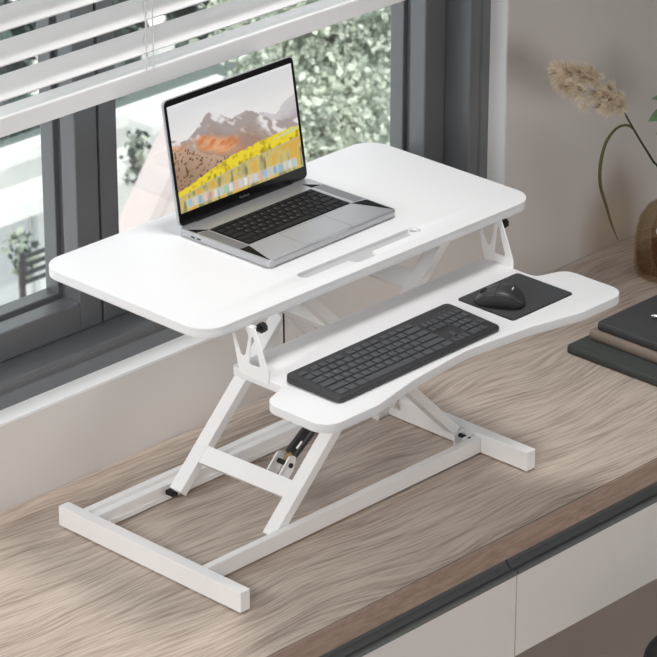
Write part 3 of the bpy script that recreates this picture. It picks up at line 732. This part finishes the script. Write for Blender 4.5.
book(1.200, 0.262, 0.0181, 0.0375, 0.24, 0.27, 'bookm', 'taupe cloth book in the middle of the stack of three')
book(1.210, 0.250, 0.0376, 0.0560, 0.22, 0.25, 'bookt', 'charcoal book on top of the stack, pen lying on it')
pn = thing('pen', (1.32, 0.16, 0.0565), 'dark pen with a silver tip lying on the top book', 'pen')
pz = 0.0610; pa = Vector((1.293, 0.186, pz)); pb = Vector((1.372, 0.075, pz)); pdn = (pb - pa).normalized()
obj('barrel', tube([pa + pdn * 0.016, pb], 0.0044, 16), 'black', pn, smooth=40)
obj('tip', tube([pa, pa + pdn * 0.006, pa + pdn * 0.016], 0.004, 16, radii=[0.0035, 0.0044, 0.0044]), 'chrome', pn, smooth=40)

# ------------------------------------------------------------------ vase, pampas grass, leafy branch
vc = Vector((1.606, 0.378, 0.0))
vs = thing('glass_vase', vc, 'round amber glass vase at the right edge beyond the books', 'vase')
prof = [(0, 0.0005), (0.074, 0.0005), (0.0795, 0.005), (0.081, 0.02), (0.081, 0.06), (0.079, 0.09), (0.073, 0.116), (0.060, 0.138), (0.042, 0.151), (0.030, 0.157), (0.025, 0.166), (0.024, 0.185)]
inner = [(max(0, r - 0.0035), z + (0.009 if i < 2 else 0)) for i, (r, z) in enumerate(prof)]
inner[1] = (0.066, 0.0095); inner[2] = (0.074, 0.014)
bmv = lathe(prof + [(0.0225, 0.187)] + inner[::-1], 64, vc)
body = obj('vase_body', bmv, 'amber', vs, smooth=60)
obj('base_glass', lathe([(0, 0.010), (0.064, 0.010), (0.073, 0.016), (0.0760, 0.030), (0.0765, 0.045), (0, 0.045)], 64, vc), 'amberd', vs, smooth=50, label='darker amber bottom of the vase')
# raised pale oval disc on the side towards the camera
md = lathe([(0, 0.0), (0.012, 0.0), (0.014, 0.0012), (0.012, 0.0025), (0, 0.003)], 24)
dv = Vector((-0.955, -0.297, 0)).normalized()
mm = Matrix.Translation(vc + Vector((0, 0, 0.114)) + dv * 0.0725) @ (dv + Vector((0, 0, 0.35))).to_track_quat('Z', 'Y').to_matrix().to_4x4() @ Matrix.Diagonal((1.0, 0.8, 1, 1))
obj('pale_spot', xf(md, mm), 'wall', vs, smooth=40, label='pale oval spot on the glass')

pg = thing('pampas_grass', vc + Vector((0, 0, 0.02)), 'beige feathery pampas plume on a dark stem leaning left', 'dried grass')
sp = [(1.606, 0.378, 0.05), (1.603, 0.380, 0.19), (1.553, 0.400, 0.247), (1.50, 0.400, 0.315), (1.439, 0.400, 0.398)]
obj('stem', tube(sp, 0.0022, 8, radii=[0.0028, 0.0027, 0.0024, 0.0022, 0.0018]), 'stem', pg, smooth=True)
# drooping blade
bld = [(1.487, 0.4, 0.334), (1.462, 0.4, 0.350), (1.430, 0.4, 0.351), (1.400, 0.4, 0.330), (1.386, 0.4, 0.290), (1.388, 0.4, 0.245), (1.408, 0.4, 0.197), (1.428, 0.4, 0.150), (1.452, 0.4, 0.106)]
bws = [0.0022, 0.0035, 0.0042, 0.0045, 0.0045, 0.0042, 0.0036, 0.0026, 0.0006]
def smooth_pts(P_, k=5):
    P_ = [Vector(p) for p in P_]; out = []
    for i in range(len(P_) - 1):
        a, b_, c, d = P_[max(i - 1, 0)], P_[i], P_[i + 1], P_[min(i + 2, len(P_) - 1)]
        for q_ in range(k):
            t = q_ / k; out.append(0.5 * ((2 * b_) + (c - a) * t + (2 * a - 5 * b_ + 4 * c - d) * t * t + (3 * b_ - a - 3 * c + d) * t ** 3))
    return out + [P_[-1]]
bws = list(np.interp(np.linspace(0, 8, 41), range(9), bws)); bld = smooth_pts(bld)
bm = bmesh.new(); prev = None
for i, p in enumerate(bld):
    p = Vector(p); d = (Vector(bld[min(i + 1, len(bld) - 1)]) - Vector(bld[max(i - 1, 0)])).normalized()
    s = d.cross(Vector((0.55, 1, 0.1))).normalized() * bws[i] * 0.8; yv = Vector((0.0, 0.0012, 0))
    ring = [bm.verts.new(p - s), bm.verts.new(p + yv), bm.verts.new(p + s), bm.verts.new(p - yv * 0.4)]
    if prev:
        for k in range(4): bm.faces.new((prev[k], prev[(k + 1) % 4], ring[(k + 1) % 4], ring[k]))
    prev = ring
obj('leaf_blade', bm, 'blade', pg, smooth=True)
# plume: thousands of fine fibres fanning from the tip of the stem
A0 = Vector((1.445, 0.40, 0.392)); A1 = Vector((1.250, 0.40, 0.520)); ax = (A1 - A0)
bm = bmesh.new()
fr = random.Random(3)
side1 = ax.normalized().cross(Vector((0, 1, 0))).normalized()   # in-plane
camdir = -fw
def fibre(p, d, ln, w, sag, mi=0):
    prevv = None; s = d.cross(Vector((fr.uniform(-1, 1), fr.uniform(-1, 1), fr.uniform(-1, 1)))).normalized()
    q_ = p.copy(); dd = d.copy(); K = 4
    for k in range(K + 1):
        ww = w * (1 - k / K * 0.75)
        a = bm.verts.new(q_ - s * ww); b_ = bm.verts.new(q_ + s * ww)
        if prevv: bm.faces.new((prevv[0], prevv[1], b_, a)).material_index = mi
        prevv = (a, b_)
        q_ = q_ + dd * (ln / K); dd = (dd + Vector((0, 0, -sag)) + Vector((fr.gauss(0, .07), fr.gauss(0, .07), fr.gauss(0, .07)))).normalized()
for i in range(170):      # tufts
    t = fr.random() ** 0.9
    rad = 0.036 * math.sin(PI * min(1, 0.10 + t * 0.86)) ** 0.6
    th = fr.uniform(0, 2 * PI); rr_ = rad * math.sqrt(fr.random())
    c0_ = A0 + ax * t + side1 * rr_ * math.cos(th) + Vector((0, 1, 0)) * rr_ * math.sin(th)
    out_ = (side1 * math.cos(th) + Vector((0, 1, 0)) * math.sin(th))
    d0 = (ax.normalized() * 1.0 + out_ * 0.35).normalized()
    tm = fr.choice((0, 0, 1, 1, 2)) if rr_ < rad * .75 else fr.choice((0, 1, 1))
    for k in range(24):
        d_ = (d0 + Vector((fr.gauss(0, .15), fr.gauss(0, .15), fr.gauss(0, .15)))).normalized()
        fibre(c0_ + Vector((fr.gauss(0, .0026), fr.gauss(0, .0026), fr.gauss(0, .0026))), d_, fr.uniform(0.012, 0.030), 0.0006, 0.18, tm if fr.random() < .8 else 1)
for i in range(500):      # short ruff at the base
    th = fr.uniform(0, 2 * PI); out_ = (side1 * math.cos(th) + Vector((0, 1, 0)) * math.sin(th))
    d_ = (ax.normalized() * fr.uniform(-.25, .9) + out_).normalized()
    fibre(A0 + ax * fr.uniform(-0.02, .22), d_, fr.uniform(0.018, 0.032), 0.0004, 0.05)
obj('plume', bm, ['plume', 'plume2', 'plume3'], pg)

br = thing('leafy_branch', vc + Vector((0.01, 0, 0.02)), 'small green leaves at the right edge, standing in the amber vase', 'branch')
stp = [(1.615, 0.375, 0.05), (1.612, 0.375, 0.19), (1.607, 0.385, 0.27), (1.598, 0.395, 0.36), (1.590, 0.40, 0.43)]
obj('stem', tube(stp, 0.0018, 8), 'stem', br, smooth=True)
def leaf_bm(p, d, ln, w, nrm=Vector((0.6, 0.6, -0.4))):
    bm = bmesh.new(); d = Vector(d).normalized(); s = d.cross(nrm).normalized(); p = Vector(p); N = 8; rows_ = []
    for k in range(N + 1):
        t = k / N; ww = w * math.sin(PI * t ** 0.8) if 0 < k < N else 0.0002; c = p + d * ln * t + Vector((0, 0, -0.01 * t * t))
        rows_.append([bm.verts.new(c - s * ww), bm.verts.new(c + nrm * 0.002), bm.verts.new(c + s * ww)])
    for a, b_ in zip(rows_, rows_[1:]):
        bm.faces.new((a[0], a[1], b_[1], b_[0])); bm.faces.new((a[1], a[2], b_[2], b_[1]))
    return bm
for (p, d, ln, w) in (((1.594, .40, .345), (-1, 0, .06), .064, .012), ((1.592, .398, .372), (-1, 0, .42), .062, .007), ((1.600, .395, .315), (-1, 0, .05), .050, .006),
                      ((1.592, .40, .40), (-.3, .1, 1), .06, .011), ((1.60, .39, .33), (1, 0, .4), .06, .012), ((1.60, .39, .37), (1, -.2, .7), .06, .011)):
    lf = obj('leaf', leaf_bm(p, d, ln, w), 'leaf', br, smooth=True)
    sd = lf.modifiers.new('thickness', 'SOLIDIFY'); sd.thickness = 0.0004

# ------------------------------------------------------------------ outdoors
CAM = Vector((-3.3128352, -3.39623345, 2.66379452))
GZ = -16.0
struct('ground', B(-30, 70, 3.0, 80, GZ - 0.2, GZ), 'paving')
def leaves(cells, n, size, seed, bm=None, mats=3, shell=0.55):
    """leaf blades filling ellipsoids: cells = [(centre, radii, weight)]"""
    bm = bm or bmesh.new(); r = np.random.default_rng(seed)
    ws = np.array([c[2] for c in cells], float); ws /= ws.sum()
    for ci, (c, rad, w_) in enumerate(cells):
        m_ = int(n * ws[ci])
        d = r.normal(size=(m_, 3)); d /= np.linalg.norm(d, axis=1)[:, None]
        rr_ = (shell + (1 - shell) * r.random(m_)) * (1 + 0.16 * np.sin(d[:, 0] * 7 + ci) * np.cos(d[:, 2] * 6))
        P_ = np.array(c) + d * rr_[:, None] * np.array(rad)
        A_ = r.normal(size=(m_, 3)) + np.array([0, -.3, -.5]); A_ /= np.linalg.norm(A_, axis=1)[:, None]
        Bv = np.cross(A_, r.normal(size=(m_, 3))); Bv /= np.linalg.norm(Bv, axis=1)[:, None]; Cn = np.cross(A_, Bv)
        sz = size * (0.6 + 0.8 * r.random(m_)); mi = r.integers(0, 10, m_)
        for k in range(m_):
            p, a, b_, c_ = P_[k], A_[k] * sz[k], Bv[k] * sz[k] * 0.36, Cn[k] * sz[k] * 0.10
            v = [bm.verts.new(p), bm.verts.new(p + a * .5 + b_), bm.verts.new(p + a), bm.verts.new(p + a * .5 - b_), bm.verts.new(p + a * .5 - c_)]
            q1 = bm.faces.new((v[0], v[1], v[2], v[4])); q2 = bm.faces.new((v[0], v[4], v[2], v[3]))
            q1.material_index = q2.material_index = (0 if mi[k] < 4 else 1 if mi[k] < 8 else 2) if mats == 3 else (0 if mi[k] < 5 else 1)
    return bm
def blob(bm, c, r, seed=0, sub=3, mi=0, amp=0.15):
    g = bmesh.ops.create_icosphere(bm, subdivisions=sub, radius=1.0); rr_ = random.Random(seed); ph = [rr_.uniform(0, 6) for _ in range(6)]
    for v in g['verts']:
        n_ = v.co.copy(); k = 1 + amp * (math.sin(n_.x * 5 + ph[0]) * math.sin(n_.y * 6 + ph[1]) + math.sin(n_.z * 7 + ph[2]) * .6)
        v.co = Vector(c) + Vector((n_.x * r[0], n_.y * r[1], n_.z * r[2])) * k
    return bm
# leafy tree close outside the right pane
tc_ = (11.35, 11.0, -5.4)
tr = thing('garden_tree', (tc_[0], tc_[1], GZ), 'pale green leafy tree filling the right window pane behind the laptop', 'tree')
obj('trunk', tube([(11.4, 11, GZ), (11.3, 11.05, -9), (11.35, 11, -6)], 0.2, 12, radii=[0.24, 0.17, 0.09]), 'bark', tr, smooth=True)
cells = [((11.75, 10.9, -5.35), (1.15, 0.8, 1.15), 5), ((11.0, 10.7, -4.9), (0.55, 0.5, 0.5), 2.0), ((11.3, 10.5, -5.9), (0.55, 0.4, 0.5), 1.6), ((11.0, 10.8, -6.3), (.35, .3, .35), .6), ((12.3, 10.3, -6.0), (0.7, 0.5, 0.7), 1.2), ((11.6, 11, -4.2), (1.1, .7, .5), 1.6)]
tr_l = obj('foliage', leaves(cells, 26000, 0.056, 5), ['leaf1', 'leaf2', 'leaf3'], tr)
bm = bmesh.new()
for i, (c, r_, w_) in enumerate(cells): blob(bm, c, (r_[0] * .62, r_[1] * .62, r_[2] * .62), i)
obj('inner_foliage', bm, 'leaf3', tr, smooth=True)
# helper placing far things: the world point at depth plane y seen along the ray of a nearer point
KY = (20 + 3.396) / (9 + 3.396)
def far(x, z, k=KY): return CAM.x + (x - CAM.x) * k, CAM.z + (z - CAM.z) * k
hx0, htop = far(5.6, -3.665); hx1, _ = far(8.62, 0); HYY = 20.0
hs = thing('white_house', ((hx0 + hx1) / 2, HYY + 2, GZ), 'white rendered house with stepped ledges seen through the window panes', 'house')
bm = bmesh.new(); box(bm, hx0, hx1, HYY, HYY + 0.3, GZ, htop)
obj('wall', bm, 'house', hs)
obj('roof_ledge', B(hx0 - .1, hx1 + .1, HYY - 0.12, HYY + 0.06, htop - 0.05, htop + 0.10, 0.01), 'house', hs)
obj('roof_deck', B(hx0 - .1, hx1 + .1, HYY + 0.06, HYY + 0.32, htop - 0.3, htop + 0.04), 'slate', hs)
_, zb_ = far(0, -3.838); 
obj('balcony_slab', B(hx0, hx1, HYY - 0.42, HYY, zb_ - 0.16, zb_ + 0.02, 0.01), 'house', hs)
xa_, za_ = far(7.0, -3.93); xb_, zc_ = far(7.19, -4.03)
obj('shutter_box', B(xa_ - 1.2, xb_, HYY - 0.12, HYY, zc_ - .1, za_, 0.01), 'house2', hs)
obj('window_glass', B(xa_ - 1.1, xb_ - 0.1, HYY - 0.04, HYY + .02, zc_ - 1.3, zc_ - .12), 'house2', hs)
obj('downpipe', tube([(xb_ + .12, HYY - 0.08, GZ), (xb_ + .12, HYY - 0.08, zb_ - .16)], 0.035, 10), 'house2', hs)
x1_, z1_ = far(7.93, -3.90); x2_, z2_ = far(8.12, -4.28)
obj('window_glass', B(x1_ + .15, x2_ + 0.1, HYY - 0.04, HYY + .02, z2_, z1_ - .1), 'house2', hs)
x1_, z1_ = far(7.87, -3.566)
rbm = B(x1_ - .3, x1_ + 0.85, HYY - 0.9, HYY - 0.55, htop + 0.16, htop + 0.27, 0.01)
box(rbm, x1_ - .3, x1_ - .2, HYY - .85, HYY - .6, htop - .4, htop + .16); box(rbm, x1_ + .75, x1_ + .85, HYY - .85, HYY - .6, htop - .4, htop + .16)
obj('parapet_beam', rbm, 'house', hs)
# second house with grey upper storey behind
k2 = 2.15
h2x, h2z = far(8.3, -3.55, k2); YY2 = CAM.y + (12.396) * k2
h2 = thing('grey_house', (h2x + 0.6, YY2 + 0.4, GZ), 'pale house with small dark windows behind the laptop, farther back', 'house')
obj('wall', B(h2x - 0.3, h2x + 1.6, YY2, YY2 + 0.8, GZ, h2z - .3), 'slate', h2)
obj('roof_slab', B(h2x - 0.5, h2x + 1.8, YY2 - .2, YY2 + 0.9, h2z - .3, h2z - .12), 'slate', h2)
for i in range(2): obj('window_glass', B(h2x + .1 + i * .75, h2x + .5 + i * .75, YY2 - 0.04, YY2, h2z - 1.2, h2z - .6), 'dwin', h2)
cx_, cz_ = far(8.35, -3.58, k2)
obj('chimney', B(cx_ - .02, cx_ + .24, YY2 + .3, YY2 + .6, h2z - .12, h2z + .30), 'house', h2)
# pink roofed shed in front
kr = 1.60; YR = CAM.y + 10.896 * kr
A_ = far(6.62, -3.62, kr); B_ = far(7.06, -3.02, kr); C_ = far(7.55, -3.50, kr)
sh = thing('garden_shed', (B_[0], YR + 1.5, GZ), 'small shed with a pale pink pitched roof below the middle pane', 'shed')
obj('wall', B(A_[0] + .12, C_[0] - .12, YR + .03, YR + .24, GZ, A_[1] - .15), 'house', sh)
obj('gable', prism([(A_[0] + .1, A_[1] - .15), (C_[0] - .1, A_[1] - .15), (C_[0] - .1, C_[1] - .12), (B_[0], B_[1] - .12)], 1, YR + .03, YR + .24), 'pink', sh)
obj('roof', prism([A_, (A_[0] + .02, A_[1] - .16), (B_[0], B_[1] - .16), (C_[0] - .02, C_[1] - .16), C_, B_], 1, YR, YR + 0.3), 'pink', sh)
# shrubs before the white wall
def shrub(px, pz, ky, yb, r, n, label, seed, size=0.11, mats=('leaf3', 'leafc', 'leaf2')):
    x, z = far(px, pz, ky); y = CAM.y + yb * ky
    s = thing('shrub', (x, y, GZ), label, 'shrub', group='shrubs in front of the white house')
    obj('branches', tube([(x, y, GZ), (x + .05, y, (GZ + z) / 2), (x, y, z)], 0.05, 8, radii=[.07, .05, .03]), 'bark', s, smooth=True)
    cl = [((x, y, z), (r, r * .7, r * 1.2), 2), ((x + r * .6, y, z - r), (r * .7, r * .5, r * .9), 1.4), ((x - r * .4, y, z + r), (r * .5, r * .4, r * .7), .8)]
    obj('foliage', leaves(cl, n, size, seed, shell=0.1), list(mats), s)
shrub(8.08, -3.98, 1.80, 12.396, 0.26, 190, 'thin dark shrub against the white wall left of the laptop', 21)
shrub(7.18, -4.22, 1.76, 12.396, 0.15, 90, 'small dark shrub behind the iron railing at the left edge', 22)
# iron railing low in the left pane
kf = 1.62; YF = CAM.y + 10.396 * kf
fx0, fz0 = far(5.497, -3.139, kf); fx1, _ = far(5.80, 0, kf)
rl = thing('iron_railing', ((fx0 + fx1) / 2, YF, GZ), 'dark railing with horizontal bars low in the left pane', 'railing')
bm = bmesh.new()
for i in range(4): tube([(fx0 - .02, YF, fz0 - i * 0.066), (fx1, YF, fz0 - i * 0.066)], 0.018, 8, bm)
obj('bars', bm, 'fence', rl)
for xx in (fx0, fx1): obj('post', tube([(xx, YF, GZ), (xx, YF, fz0 + 0.04)], 0.02, 8), 'fence', rl)
# trees beyond the houses
k3 = 2.55; YT = CAM.y + 12.396 * k3
tree_labels = ['bluish green tree top between white house roof and blind rail, left pane',
               'bluish green tree top just right of the dark window post, between the lowest slats',
               'bluish green tree top above the pale chimney house, below the blind rail',
               'bluish green tree glimpsed through the left edge of the leafy garden tree',
               'bluish green tree glimpsed through the middle of the leafy garden tree',
               'bluish green tree seen between the slats at the top left picture corner',
               'bluish green tree seen between the slats behind the dark window post',
               'bluish green tree seen between the slats just right of the ladder cord']
for i, (px, pz, r_) in enumerate(((7.2, -3.52, 0.72), (7.9, -3.50, 0.72), (8.6, -3.50, 0.72), (9.3, -3.48, 0.72), (10.0, -3.45, 0.72), (7.7, -3.34, .86), (8.6, -3.34, .86), (9.5, -3.34, .86))):
    x, z = far(px, pz, k3); y = YT + (2.6 if i > 4 else 0)
    t = thing('background_tree', (x, y, GZ), ('bluish green tree beyond the white house, number %d' % i), 'tree', group='trees beyond the houses')
    t['label'] = tree_labels[i]
    obj('trunk', tube([(x, y, GZ), (x, y, z - .6)], 0.2, 8), 'bark', t, smooth=True)
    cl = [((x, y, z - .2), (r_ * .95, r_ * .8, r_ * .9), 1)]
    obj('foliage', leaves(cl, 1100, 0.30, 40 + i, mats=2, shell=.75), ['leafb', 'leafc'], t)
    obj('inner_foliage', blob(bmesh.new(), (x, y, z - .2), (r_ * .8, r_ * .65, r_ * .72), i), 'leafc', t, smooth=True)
bpy.context.view_layer.update()
